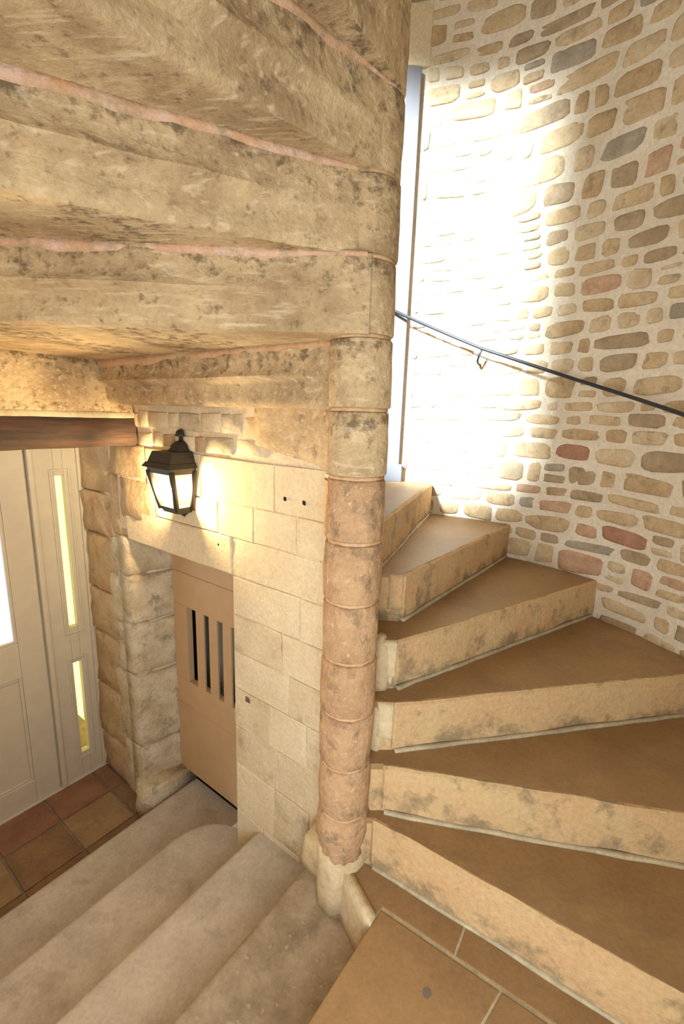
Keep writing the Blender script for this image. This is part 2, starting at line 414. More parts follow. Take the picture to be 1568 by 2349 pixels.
# upper west wall with the stair window that lets the daylight in, and the roof of the tower
ww = cyl_shell('wall_west', 151, 240, 1.56, 4.6, R, R + 0.3, M['plaster'], n=24, m_=6, hole=(192, 236, 2.15, 4.35), origin=(-R, 0, 1.56))
tag(ww, 'curved plastered tower wall above the entrance with the stair window', 'wall', kind='structure')
wso = thing('wall_south', 'plastered tower wall behind the viewer with an added opening for the fill light', 'wall', pol(R + 0.1, 240, -1.0), kind='structure')  # unseen wall; its opening is added to let the fill light in
cyl_shell('masonry', 190, 240, -1.0, 1.56, R, R + 0.3, M['plaster'], wso, n=12, m_=2)
cyl_shell('masonry', 240, 288, -1.0, -0.01, R, R + 0.3, M['plaster'], wso, n=12, m_=2)
cyl_shell('masonry', 240, 252, -0.01, 2.1, R, R + 0.3, M['plaster'], wso, n=4, m_=2)
cyl_shell('masonry', 240, 288, 2.1, 4.6, R, R + 0.3, M['plaster'], wso, n=12, m_=2)
prism('masonry', [W1(0.95, 1.25, 0), W1(1.9, 1.25, 0), W1(1.9, 1.45, 0), W1(0.95, 1.45, 0)], -1.0, 1.56, M['plaster'], wso)
win = thing('window_1', 'tall stair window high in the plastered west wall of the tower', 'window', pol(R + 0.2, 214, 2.15), kind='structure')
for a_ in (192.6, 213.6, 234.6):
    cyl_shell('window_frame', a_, a_ + 1.0, 2.15, 4.35, R + 0.18, R + 0.22, M['grey'], win, n=1, m_=1)
cyl_shell('window_pane', 192.6, 235.6, 2.16, 4.34, R + 0.195, R + 0.199, M['glass'], win, n=16, m_=1)
V = [pol(R + 0.3, a, 4.6) for a in range(-72, 262, 6)]; V2 = [v + Vector((0, 0, 0.1)) for v in V]; k = len(V)
ce = link('ceiling', V + V2, [tuple(range(k)), tuple(range(2 * k - 1, k - 1, -1))] + [(i, (i + 1) % k, k + (i + 1) % k, k + i) for i in range(k)], M['plaster'], origin=(0, 0, 4.6))
tag(ce, 'plain plastered ceiling closing the top of the stair tower', 'ceiling', kind='structure')

# grey painted door frame on the tower wall, seen just past the newel
door3 = thing('door_3', 'grey painted door frame with plinth block seen past the newel column', 'door frame', pol(R, 98, 1.02), kind='structure')
Pa, Pb = pol(R, 83.4, 0), pol(R, 112, 0)
Dx = (Pb - Pa).normalized(); Dn = Vector((Dx.y, -Dx.x, 0)); Dn = Dn if Dn.dot(-Pa) > 0 else -Dn
def D3(a, d, z): return Pa + Dx * a + Dn * d + Vector((0, 0, z))
WD = (Pb - Pa).length
box('jamb', D3, 0.012, 0.085, -0.06, 0.028, 1.02, 2.945, M['grey'], door3, 0.004)
box('plinth_block', D3, -0.004, 0.095, -0.06, 0.04, 1.02, 1.115, M['grey'], door3, 0.004)
box('jamb', D3, WD - 0.085, WD, -0.06, 0.028, 1.35, 2.945, M['grey'], door3, 0.004)
box('head', D3, 0.085, WD - 0.085, -0.06, 0.028, 2.86, 2.945, M['grey'], door3, 0.004)
box('door_leaf', D3, 0.085, WD - 0.085, -0.05, 0.005, 1.02, 2.86, M['grey'], door3, 0.004)
# dressed stones over the frame
for (z0_, z1_, a0_, a1_) in ((2.955, 3.20, -0.03, 0.62), (3.215, 3.50, -0.05, 0.62), (3.515, 3.80, -0.02, 0.62)):
    block('lintel_stone', D3, a0_, a1_, z0_, z1_, 0.010, -0.08, M['ashlar'], wall_outer, n=(3, 2), sharp=True, bev=0.004, amp=0.003, seed=z0_)

# ================================================================== ASCENDING SPIRAL STEPS
NOS = {1: -27.0, 2: -4.6, 3: 17.6, 4: 38.7, 5: 57.4, 6: 75.6, 7: 96.5, 8: 117.0}
CORN = {1: (0.090, -0.034), 2: (0.115, -0.009), 3: (0.141, 0.050), 4: (0.143, 0.122), 5: (0.157, 0.262), 6: (0.080, 0.32), 7: (-0.02, 0.2)}
ORD = {1: 'lowest spiral step above the landing, its riser crossing the bottom right corner',
       2: 'second spiral step above the landing with worn grey stained riser',
       3: 'third spiral step above the landing, tan tread and ochre riser',
       4: 'fourth spiral step above the landing, its end meeting the rubble wall',
       5: 'fifth spiral step above the landing, tread paled by window light',
       6: 'highest visible spiral step, small pale tread beside the grey frame',
       7: 'spiral step hidden behind the newel column before the grey door frame'}
for k in range(1, 8):
    a0, a1 = NOS[k], NOS[k + 1] + 4
    zt, zb = k * H, (k - 1) * H
    cx, cy = CORN[k]
    c = Vector((cx, cy, 0)); o = pol(R + 0.02, a0)
    st = thing('stair_step', ORD[k], 'stair step', pol(0.7, a0 + 8, zb), 'spiral steps rising to the right')
    rd = (o - c).normalized(); nrm = Vector((rd.y, -rd.x, 0))      # nrm faces the lower tread
    arcp = [pol(R + 0.02, a0 + (a1 - a0) * i / 5) for i in range(6)]
    inner = [pol(0.10, a1), Vector((0.02, 0.03, 0)), Vector((max(0.03, cx - 0.085), cy, 0))]
    if k < 6:
        nx, ny = CORN[k + 1]; inner = [Vector((nx, ny + 0.05, 0)), Vector((0.01, ny + 0.05, 0)), Vector((0.0, min(0.0, cy)), ) if False else Vector((0.0, cy - 0.005, 0)), Vector((0.03, cy, 0))]
    if k == 7: inner = [pol(0.05, a1)]
    ins = lambda q, t: q - nrm * t
    body = [ins(c, 0.014)] + [ins(arcp[0], 0.014)] + arcp[1:] + inner
    prism('body', body, zb - 0.02, zt - 0.012, M['riser'], st)
    Lr = (o - c).length
    def FR(a, d, z, c=c, rd=rd, nrm=nrm): return Vector((c.x, c.y, 0)) + rd * a + nrm * d + Vector((0, 0, z))
    block('riser', FR, 0.0, Lr, zb + 0.012, zt, 0.0, -0.05, M['riser'], st, n=(22, 5), sharp=True, bev=0.007, amp=0.0045, seed=k * 3.1, nsc=8)
    block('joint_mortar', FR, 0.01, Lr - 0.02, zb - 0.002, zb + 0.011, 0.004, -0.02, M['whitemortar'], st, n=(16, 1), bev=0.003, amp=0.0025, seed=k, nsc=12)
    # tread slab lies just behind the nosing
    tr = [ins(c, 0.012) + rd * 0.004, ins(arcp[0], 0.012)] + arcp[1:] + inner
    prism('tread', tr, zt - 0.02, zt + 0.0005, M['tread'], st, 0.0)
    if k in (3, 4, 5):   # small dressed return at the inner end
        def FE(a, d, z, c=c): return Vector((c.x - a, c.y - d * -1.0, z)) if False else Vector((c.x - a, c.y - d, z))
        block('end_stone', FE, 0.0, 0.052, zb + 0.045, zt - 0.001, 0.004, -0.05, M['plaster'] if k != 5 else M['riser'], st, n=(2, 3), bev=0.008, amp=0.004, seed=k * 2.2, nsc=16)
        block('end_mortar', FE, 0.006, 0.062, zb - 0.002, zb + 0.05, -0.012, -0.06, M['plaster'], st, n=(2, 2), bev=0.01, amp=0.005, seed=k * 1.2, nsc=16)

# ================================================================== LANDING
land = thing('stair_landing', 'tan stone landing of fitted slabs at the foot of the spiral steps', 'landing', (0.35, -0.75, -0.2))
SL0 = -0.19; SPOT = (0.2416, -0.3358)
def seg_poly(pts): return [Vector((p[0], p[1], 0)) for p in pts]
# frame of riser 1 for the strip that runs along it
c1 = Vector((CORN[1][0], CORN[1][1], 0)); o1 = pol(R + 0.02, NOS[1]); r1 = (o1 - c1).normalized(); n1 = Vector((r1.y, -r1.x, 0))
def F1(a, d): return c1 + r1 * a + n1 * d
def S1(s, d): p = W1(s, d, 0); return Vector((p.x, p.y, 0))
outer = [pol(R + 0.02, a) for a in (-72, -63, -54, -45, -36)]
prism('bed', [S1(SL0 - 0.02, 0.20), S1(SL0 - 0.02, 1.55), Vector((0.45, -1.45, 0)), Vector((0.95, -1.0, 0))] + outer[2:] + [F1(Lr, 0.02), F1(0, -0.03), Vector((0.0, -0.03, 0))], -0.16, -0.0025, M['whitemortar'], land)
strip = 0.088
def li(p, d, q, e):   # 2-D line intersection
    cr = d.x * e.y - d.y * e.x; t = ((q.x - p.x) * e.y - (q.y - p.y) * e.x) / cr; return p + d * t
nose_d = S1(SL0, 1) - S1(SL0, 0)
nJ = li(S1(SL0, 0.2), nose_d, F1(0, strip), r1)
inn = Vector((0.022, -0.036, 0))
prism('slab', [inn, S1(SL0 + 0.004, 0.19), nJ + (F1(0, 0.006) - F1(0, 0)) * -1, F1(0.30, strip - 0.006), F1(0.30, 0.0), F1(-0.03, 0.0)], -0.03, 0.0, M['tread'], land, 0.003)
prism('slab', [F1(0.306, 0), F1(0.306, strip - 0.006), F1(0.76, strip - 0.006), F1(0.76, 0)], -0.03, 0.0, M['tread'], land, 0.003)
prism('slab', [F1(0.766, 0), F1(0.766, strip - 0.006), F1(1.30, strip - 0.006), F1(1.30, 0)], -0.03, 0.0, M['tread'], land, 0.003)
e0 = S1(SL0, 1.4)
cutp, cutd = F1(0.42, strip), (F1(0.33, strip + 0.4) - F1(0.42, strip))
prism('slab', [nJ + n1 * 0.004, S1(SL0, 0.8), S1(SL0, 1.15), cutp + cutd * 2.0, cutp + n1 * 0.004], -0.03, 0.0, M['tread'], land, 0.004)
prism('slab', [cutp + r1 * 0.006 + n1 * 0.004, cutp + cutd * 2.0 + r1 * 0.006, Vector((0.75, -1.13, 0)), pol(R, -50), F1(1.2, strip + 0.004)], -0.03, 0.0, M['tread'], land, 0.003)
block('nosing', lambda a, d, z: W1(SL0 + 0.03 - 0.03 + d, a, z), 0.17, 1.5, -0.16, -0.002, 0.0, -0.03, M['lower'], land, n=(14, 4), bev=0.008, amp=0.003, seed=2.2)

prism('filled_hole', [Vector((SPOT[0] + 0.011 * math.cos(q * PI / 5), SPOT[1] + 0.011 * math.sin(q * PI / 5), 0)) for q in range(10)], -0.01, 0.0012, M['fill'], land)
# curb stone beside the landing and the plastered foot of the newel
def poly3(name, bot, top, mat, parent=None, origin=None):
    k = len(bot); return link(name, bot + top, [tuple(range(k)), tuple(range(2 * k - 1, k - 1, -1))] + [(i, (i + 1) % k, k + (i + 1) % k, k + i) for i in range(k)], mat, parent, origin=origin)
cl = [(0.158, 0.095), (0.084, 0.112), (-0.036, 0.147), (-0.19, 0.222), (-0.19, 0.19), (-0.036, 0.117), (0.0, 0.03), (0.158, 0.02)]
cb = poly3('curb_stone', [W1(s + (0.02 if d > 0.14 or s > 0.08 else 0), d, -0.17) for s, d in cl], [W1(s, d, 0.006 - (0.05 if s > 0.07 else 0)) for s, d in cl], M['plaster'], origin=W1(0, 0.1, -0.17))
bm = bmesh.new(); bm.from_mesh(cb.data); bmesh.ops.subdivide_edges(bm, edges=bm.edges, cuts=3, use_grid_fill=True); bmesh.ops.triangulate(bm, faces=bm.faces)
for v in bm.verts: v.co += Vector((nz(v.co, 14, 1), nz(v.co, 14, 5), nz(v.co, 14, 9))) * 0.004
bm.to_mesh(cb.data); bm.free()
for p in cb.data.polygons: p.use_smooth = True
tag(cb, 'pale plastered curb stone between the grey lower step and the landing', 'curb')

# ================================================================== LOWER STRAIGHT FLIGHT
LOW = [(0.154, 1, 'topmost straight step, mottled grey tread just below the landing', 'lowergrey'),
       (0.497, 2, 'second straight step down from the landing, worn buff tread', 'lower'),
       (0.868, 3, 'third straight step down, its corner rounded off before the tan cellar door', 'lower'),
       (1.238, 4, 'lowest straight step beside the terracotta tiles, running under the cellar door', 'lower')]
prev = SL0
for s1_, i, lab, mt in LOW:
    zt = -i * H2; zb = zt - H2
    st = thing('stair_step', lab, 'stair step', W1((prev + s1_) / 2, 0.8, zb), 'straight steps down to the entrance')
    dn = {1: 0.02, 2: -0.03, 3: -0.06, 4: -0.215}[i]
    # profile across s: worn round nosing, slightly hollow tread
    NS, ND = 12, 26
    V, F = [], []
    dlist = [dn + (1.75 - dn) * (t / ND) ** 1.25 for t in range(ND + 1)]
    for d in dlist:
        sN = s1_
        if i == 3 and d < 0.16:                       # rounded corner at the cellar door
            t = (0.16 - d) / 0.215
            sN = s1_ - 0.205 * (1 - math.sqrt(max(0.0, 1 - min(1, t) ** 2)))
        sec = []
        for j in range(NS + 1):
            u = j / NS; s = prev - 0.04 + (sN - 0.028 - prev + 0.04) * u
            dip = -0.006 * math.sin(PI * u) * math.sin(PI * min(1, max(0, (d + 0.1) / 1.5)))
            sec.append((s, zt + dip - 0.002 + 0.003 * nz((s, d, i), 6)))
        for t in (20, 45, 70, 90):
            sec.append((sN - 0.028 + 0.028 * math.sin(math.radians(t)), zt - 0.028 + 0.028 * math.cos(math.radians(t)) - 0.002))
        sec += [(sN - 0.002, zt - 0.045), (sN - 0.020, zt - 0.065), (sN - 0.022, zb - 0.01), (prev - 0.04, zb - 0.01)]
        V += [W1(s, d, z) for s, z in sec]
    m_ = len(sec)
    for q in range(ND):
        for j in range(m_):
            F.append((q * m_ + j, q * m_ + (j + 1) % m_, (q + 1) * m_ + (j + 1) % m_, (q + 1) * m_ + j))
    F.append(tuple(range(m_))); F.append(tuple(ND * m_ + j for j in range(m_ - 1, -1, -1)))
    o = link('step_block', V, F, M[mt], st, smooth=True)
    md = o.modifiers.new('es', 'EDGE_SPLIT'); md.split_angle = math.radians(50)
    prev = s1_

# ================================================================== ENTRANCE FLOOR
fl = box('floor', W1, 1.15, 2.6, -0.15, 2.4, ZF - 0.12, ZF - 0.006, M['grout'], origin=W1(1.6, 0.8, ZF - 0.12))
tag(fl, 'terracotta tiled entrance floor at the foot of the stairs', 'floor', kind='structure')
TS = 0.265; g = 0.006
for i, s in enumerate((1.145, 1.41, 1.675, 1.94)):
    for j in range(-1, 7):
        d0 = 0.045 + j * TS; s0 = s; s1_ = s + TS; d1 = d0 + TS
        if j == -1: d0 = -0.045
        if s0 > 1.9: continue
        mt = TILES[(i * 2 + j * 3 + (i * j) % 2) % 3]
        o = box('tile', W1, s0 + g, min(s1_, 1.93) - g, d0 + g, d1 - g, ZF - 0.02, ZF + 0.0008 * ((i * 7 + j * 5) % 3), mt, fl, 0.003)

# ================================================================== CELLAR WALL (wall_north) WITH ITS DOOR
wn = thing('wall_north', 'pale ashlar wall with the cellar door and lantern beside the newel', 'wall', W1(0.7, -0.1, ZF), kind='structure')
def tri_prism(name, pts, z0, z1, mat, parent): return prism(name, [W1(s, d, 0) for s, d in pts], z0, z1, mat, parent)
tri_prism('core', [(0.03, -0.004), (0.625, -0.004), (0.665, -0.30), (0.30, -0.30)], ZF, 1.40, M["bedding"], wn)
tri_prism('core', [(1.385, -0.02), (1.95, -0.075), (1.95, -0.30), (1.34, -0.30)], ZF, 1.50, M['bedding'], wn)
tri_prism('core', [(0.60, -0.007), (1.45, -0.007), (1.45, -0.29), (0.60, -0.29)], 0.80, 1.50, M['bedding'], wn)
rng = random.Random(5)
def W1b(s, d, z): return W1(s, d, z)
rows = [(1.035, 1.20), (0.905, 1.035), (0.757, 0.905), (0.60, 0.757), (0.445, 0.60), (0.285, 0.445), (0.11, 0.285), (-0.07, 0.11), (-0.30, -0.07), (-0.52, -0.30)]
cuts = [[0.02, 0.40, 0.80], [0.02, 0.30, 0.505, 0.70], [0.02, 0.20, 0.62], [0.02, 0.28, 0.62], [0.02, 0.36, 0.62], [0.02, 0.33, 0.62], [0.02, 0.24, 0.43, 0.62], [0.02, 0.38, 0.62], [0.02, 0.22, 0.40, 0.62], [0.02, 0.26, 0.46, 0.62]]
for ri, ((z0_, z1_), cs) in enumerate(zip(rows, cuts)):
    for a_, b_ in zip(cs[:-1], cs[1:]):
        door_edge = abs(b_ - 0.62) < 1e-6 and z0_ < 0.757
        mt = M['ashlar2'] if (ri >= 4 and rng.random() < 0.45) else M['ashlar']
        block('ashlar_block', W1, a_ + 0.002, b_ - (0.0 if door_edge else 0.002), z0_ + 0.002, z1_ - 0.002, rng.uniform(0.0, 0.0015), -0.20 if door_edge else -0.06, mt, wn, n=(4, 3), sharp=True, bev=0.0022, amp=0.0022, seed=ri * 3 + a_ * 9, nsc=10, wob=0.004)
for s_, z_ in ((0.352, 1.088), (0.268, 1.086), (0.700, 0.862)):      # old fixing holes
    block('fixing_hole', W1, s_ - 0.008, s_ + 0.008, z_ - 0.009, z_ + 0.009, 0.0042, -0.02, M['dark'], wn, n=(1, 1), bev=0.006, amp=0.0)
block('iron_pin', W1, 0.525, 0.560, 0.243, 0.275, 0.010, -0.02, M['rust'], wn, n=(2, 2), bev=0.012, amp=0.002)
# lintel over the cellar door and the stones around it
block('door_lintel', W1, 0.625, 1.375, 0.757, 0.905, 0.004, -0.21, M['ashlar'], wn, n=(8, 3), sharp=True, bev=0.005, amp=0.003, seed=4.4, nsc=8)
block('ashlar_block', W1, 0.705, 1.12, 0.908, 1.03, 0.002, -0.06, M['ashlar'], wn, n=(4, 3), sharp=True, bev=0.0022, amp=0.0022, seed=6.1)
block('ashlar_block', W1, 1.125, 1.42, 0.86, 1.05, 0.004, -0.06, M['jambochre'], wn, n=(4, 3), bev=0.012, amp=0.008, seed=7.1)
block('ashlar_block', W1, 0.805, 1.18, 1.037, 1.20, 0.002, -0.06, M['ashlar'], wn, n=(4, 3), sharp=True, bev=0.0022, amp=0.0022, seed=8.1)
block('ashlar_block', W1, 1.185, 1.50, 1.055, 1.21, 0.004, -0.06, M['jambochre'], wn, n=(4, 3), bev=0.012, amp=0.008, seed=9.1)
s = 0.40
for (z0_, z1_) in ((1.205, 1.275), (1.28, 1.36)):
    s = 0.44 if z0_ < 1.25 else 0.40
    while s < 1.42:
        w = rng.uniform(0.07, 0.17)
        block('rubble_block', W1, s + 0.006, min(s + w, 1.44) - 0.006, z0_ + rng.uniform(0.003, 0.01), z1_ - rng.uniform(0.003, 0.01), rng.uniform(-0.001, 0.003), -0.05, rng.choice((M['ashlar'], M['jambochre'], M['jamb'])), wn, n=(2, 2), bev=0.005, amp=0.003, seed=s * 11, nsc=12, wob=0.008)
        s += w
# rough door jamb: the reveal to the left of the cellar door and the wall beyond it
for i, (z0_, z1_) in enumerate(((-0.72, -0.40), (-0.39, 0.02), (0.03, 0.30), (0.31, 0.56), (0.57, 0.76))):
    def FRV(a, d, z): # a along the reveal from its front corner to the door, d out towards the opening
        p0, p1 = Vector((1.385, 0.0)), Vector((1.325, -0.215)); t = a / 0.223
        q = p0 + (p1 - p0) * t
        return W1(q.x - d, q.y + 0.0, z)
    block('jamb_stone', FRV, -0.006, 0.225, z0_, z1_, 0.004 + 0.004 * (i % 2), -0.08, M['jamb'], wn, n=(6, 7), bev=0.012, amp=0.011, seed=i * 5.3, nsc=15, wob=0.008)
    block('jamb_stone', W1, 1.375, 1.56 + 0.04 * (i % 2), z0_ - 0.03, z1_ - 0.03, -0.004, -0.12, M['jamb'], wn, n=(5, 6), bev=0.010, amp=0.009, seed=i * 2.3, nsc=14, wob=0.006)
for i, (z0_, z1_) in enumerate(((-0.79, -0.55), (-0.54, -0.22), (-0.21, 0.12), (0.13, 0.38), (0.39, 0.70), (0.71, 0.93), (0.94, 1.20))):
    block('jamb_stone', W1, 1.575 + 0.035 * (i % 2), 1.90, z0_, z1_, -0.035 + 0.006 * (i % 2), -0.14, M['jambochre'], wn, n=(5, 4), bev=0.010, amp=0.009, seed=i * 4.7, nsc=13, wob=0.006)
block('jamb_stone', W1, 1.43, 1.57, 0.74, 1.05, -0.012, -0.12, M['jambochre'], wn, n=(4, 5), bev=0.016, amp=0.008, seed=31, nsc=13)
# big stone of the eighth step bedded in the wall beside the newel
def W8(a, d, z): return W1(a, d, z)
V, F = [], []
na, nb = 12, 6
for j in range(nb + 1):
    for i in range(na + 1):
        a = -0.03 + 0.52 * i / na
        zb_ = 1.19 + 0.065 * (max(0, a) / 0.48) ** 1.3 + 0.004 * nz((a, 0, 0), 20)
        z_ = zb_ + (1.392 - zb_) * j / nb
        edge = 0.012 if (j == 0 or i == na) else 0
        V.append(W1(a, 0.06 - 0.045 * min(1, max(0, a) / 0.22) - edge + 0.006 * nz((a * 2, z_, 3), 7), z_))
for j in range(nb):
    for i in range(na):
        F.append((j * (na + 1) + i, j * (na + 1) + i + 1, (j + 1) * (na + 1) + i + 1, (j + 1) * (na + 1) + i))
b = len(V); V += [W1(0.06, -0.03, 1.19), W1(0.49, -0.1, 1.255), W1(0.49, -0.1, 1.392), W1(0.06, -0.03, 1.392)]
F.append(tuple([i for i in range(na + 1)] + [b + 1, b])); F.append(tuple([j * (na + 1) + na for j in range(nb + 1)] + [b + 2, b + 1]))
F.append(tuple([nb * (na + 1) + i for i in range(na, -1, -1)] + [b + 3, b + 2])); F.append((b, b + 1, b + 2, b + 3))
link('step_end_block', V, F, M['newel'], wn, smooth=True).modifiers.new('es', 'EDGE_SPLIT').split_angle = math.radians(45)

foot = block('foot_stone', W1, 1.25, 1.41, -0.80, -0.585, 0.055, -0.21, M['jamb'], None, n=(5, 5), bev=0.035, amp=0.014, seed=2.7, nsc=14, wob=0.015, origin=W1(1.34, 0, -0.8))
tag(foot, 'worn pale foot stone at the base of the rough jamb by the cellar door', 'stone')

# cellar door, a tan plank door with a barred opening
d2 = thing('door_2', 'small tan cellar door with a barred opening, set in the ashlar wall', 'door', W1(1.0, -0.21, -0.66), kind='structure')
dz0, dz1, ds0, ds1 = -0.59, 0.80, 0.66, 1.325
bz0, bz1, bs0, bs1 = -0.03, 0.39, 0.70, 1.215
df, db = -0.19, -0.225
box('lower_board', W1, ds0, ds1, db, df, dz0, bz0, M['tan'], d2, 0.003)
box('upper_board', W1, ds0, ds1, db, df, bz1, dz1, M['tan'], d2, 0.003)
box('stile', W1, bs1, ds1, db, df, bz0, bz1, M['tan'], d2, 0.002)
box('stile', W1, ds0, bs0, db, df, bz0, bz1, M['tan'], d2, 0.002)
nb_ = 5; pitch = (bs1 - bs0) / (nb_ + 0.0)
for i in range(1, nb_):
    c = bs1 - pitch * i
    box('bar', W1, c - 0.030, c + 0.030, df - 0.014, df - 0.002, bz0 - 0.004, bz1 + 0.004, M['tan'], d2, 0.002)
box('rail_moulding', W1, ds0, ds1, df - 0.002, df + 0.005, bz1 + 0.175, bz1 + 0.181, M['tan'], d2, 0.0015)
box('rail_moulding', W1, ds0, ds1, df - 0.002, df + 0.007, bz0 - 0.155, bz0 - 0.148, M['tan'], d2, 0.0015)
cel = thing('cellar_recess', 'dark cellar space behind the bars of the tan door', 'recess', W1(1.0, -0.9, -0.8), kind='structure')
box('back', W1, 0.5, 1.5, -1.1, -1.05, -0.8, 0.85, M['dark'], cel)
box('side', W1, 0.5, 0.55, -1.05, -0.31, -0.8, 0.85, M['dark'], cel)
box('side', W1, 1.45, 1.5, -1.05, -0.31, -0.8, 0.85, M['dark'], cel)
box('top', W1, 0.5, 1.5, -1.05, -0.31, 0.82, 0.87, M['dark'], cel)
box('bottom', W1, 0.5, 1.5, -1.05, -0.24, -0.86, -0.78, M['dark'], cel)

# ================================================================== ENTRANCE DOOR (wall_west side)
SD = 1.90
def W2(d, o, z): return W1(SD - o, d, z)
d1 = thing('door_1', 'cream painted glazed entrance door with a narrow-slit side panel', 'door', W1(SD, 0.5, ZF), kind='structure')
zt = 1.24
def rail(name, a0, a1, z0_, z1_, o0=-0.04, o1=0.0, p=d1, mat='paint', bv=0.004): return box(name, W2, a0, a1, o0, o1, z0_, z1_, M[mat], p, bv)
rail('frame_jamb', -0.075, -0.02, ZF + 0.005, zt, -0.06, 0.012)
rail('frame_head', -0.075, 1.12, 1.165, zt, -0.06, 0.014)
# fixed side panel with two slits of glass
rail('side_stile', -0.02, 0.045, ZF + 0.01, 1.165)
rail('side_stile', 0.09, 0.185, ZF + 0.01, 1.165)
for z0_, z1_ in ((1.01, 1.165), (-0.055, 0.16), (ZF + 0.01, -0.635)):
    rail('side_rail', 0.045, 0.09, z0_, z1_)
for z0_, z1_ in ((0.16, 1.01), (-0.635, -0.055)):
    sp = box('slit_pane', W2, 0.045, 0.09, -0.032, -0.028, z0_, z1_, M['slit'], d1)
    for a0_, a1_ in ((0.018, 0.028), (0.108, 0.118)):
        rail('slit_moulding', a0_, a1_, z0_ - 0.035, z1_ + 0.035, 0.0, 0.008, p=sp, bv=0.003)
    for q in (z0_ - 0.035, z1_ + 0.025):
        rail('slit_moulding', 0.028, 0.108, q, q + 0.010, 0.0, 0.008, p=sp, bv=0.003)
rail('bead', 0.185, 0.212, ZF + 0.005, 1.165, -0.03, 0.018, bv=0.008)
# leaf
lf = [('leaf_stile', 0.22, 0.335, ZF + 0.012, 1.165), ('leaf_stile', 0.965, 1.075, ZF + 0.012, 1.165), ('top_rail', 0.335, 0.965, 1.06, 1.165), ('lock_rail', 0.335, 0.965, -0.03, 0.165), ('bottom_rail', 0.335, 0.965, ZF + 0.012, -0.65)]
for n_, a0_, a1_, z0_, z1_ in lf: rail(n_, a0_, a1_, z0_, z1_, -0.045, -0.004)
lp = rail('lower_panel', 0.325, 0.975, -0.66, -0.02, -0.035, -0.020)
for a0_, a1_, z0_, z1_ in ((0.335, 0.350, -0.65, -0.03), (0.950, 0.965, -0.65, -0.03), (0.35, 0.95, -0.045, -0.03), (0.35, 0.95, -0.65, -0.635)):
    rail('panel_moulding', a0_, a1_, z0_, z1_, -0.02, -0.010, p=lp, bv=0.004)
gp = box('glass_pane', W2, 0.335, 0.965, -0.028, -0.024, 0.165, 1.06, M['glass'], d1)
for a0_, a1_, z0_, z1_ in ((0.335, 0.350, 0.165, 1.06), (0.95, 0.965, 0.165, 1.06), (0.35, 0.95, 1.045, 1.06), (0.35, 0.95, 0.165, 0.18)):
    rail('glazing_bead', a0_, a1_, z0_, z1_, -0.03, -0.008, p=gp, bv=0.004)
rail('rebate', 0.20, 0.24, ZF + 0.012, 1.165, -0.07, -0.046)
rail('rebate', 1.06, 1.09, ZF + 0.012, 1.165, -0.07, -0.046)
rail('threshold', -0.07, 1.12, ZF, ZF + 0.012, -0.06, 0.01, mat='paint')
rail('frame_jamb', 1.08, 1.13, ZF + 0.005, zt, -0.06, 0.012)
we = thing('wall_entrance', 'plastered wall around the cream entrance door', 'wall', W1(SD + 0.2, 1.0, ZF), kind='structure')
box('masonry', W2, 1.13, 2.4, -0.30, 0.0, ZF - 0.1, 1.6, M['plaster'], we)
box('masonry', W2, -0.3, 1.13, -0.30, 0.0, zt, 1.6, M['plaster'], we)
box('masonry', W2, -0.3, -0.076, -0.30, 0.0, ZF - 0.1, zt, M['plaster'], we)

# oak beam and stone course over the entrance recess
def WB(a, o, z): return W1(1.25 - o, a, z)      # a along d, o towards the stairs
V, F = [], []; NA = 22
prof = [(-0.22, 0.0), (-0.0, 0.0), (0.012, 0.35), (0.01, 0.7), (-0.012, 1.0), (-0.22, 1.0)]
for i in range(NA + 1):
    a = -0.015 + 1.55 * i / NA
    for o_, t in prof:
        zb_ = 1.205 + 0.006 * nz((a, 1, 0), 5); zt_ = 1.325 + 0.014 * nz((a, 2, 1), 4.5)
        if i == 0: o_ *= 0.6
        V.append(WB(a + (0.012 * nz((o_, t, 3), 5) if i == 0 else 0), o_ + 0.010 * nz((a, t * 3, 7), 6), zb_ + (zt_ - zb_) * t))
k = len(prof)
for i in range(NA):
    for j in range(k): F.append((i * k + j, i * k + (j + 1) % k, (i + 1) * k + (j + 1) % k, (i + 1) * k + j))
F.append(tuple(range(k))); F.append(tuple(NA * k + j for j in range(k)))
be = link('lintel_beam', V, F, M['beam'], smooth=True, origin=W1(1.3, 0.5, 1.2))
be.modifiers.new('es', 'EDGE_SPLIT').split_angle = math.radians(40)
tag(be, 'dark rough-hewn oak lintel beam above the cream entrance door', 'beam')
lc = thing('stone_lintel', 'smooth buff stone course lying on the oak beam over the entrance', 'lintel', W1(1.3, 0.5, 1.34))
block('lintel_block', WB, 0.0, 0.86, 1.345, 1.565, 0.0, -0.35, M['soffit'], lc, n=(10, 6), bev=0.012, amp=0.006, seed=9.9, nsc=6)
block('lintel_block', WB, 0.866, 1.6, 1.345, 1.565, 0.0, -0.35, M['soffit'], lc, n=(10, 6), bev=0.012, amp=0.006, seed=12.9, nsc=6)
block('mortar_bed', WB, -0.01, 1.6, 1.322, 1.35, -0.008, -0.30, M['whitemortar'], lc, n=(14, 1), bev=0.005, amp=0.004, seed=3.1, nsc=9)

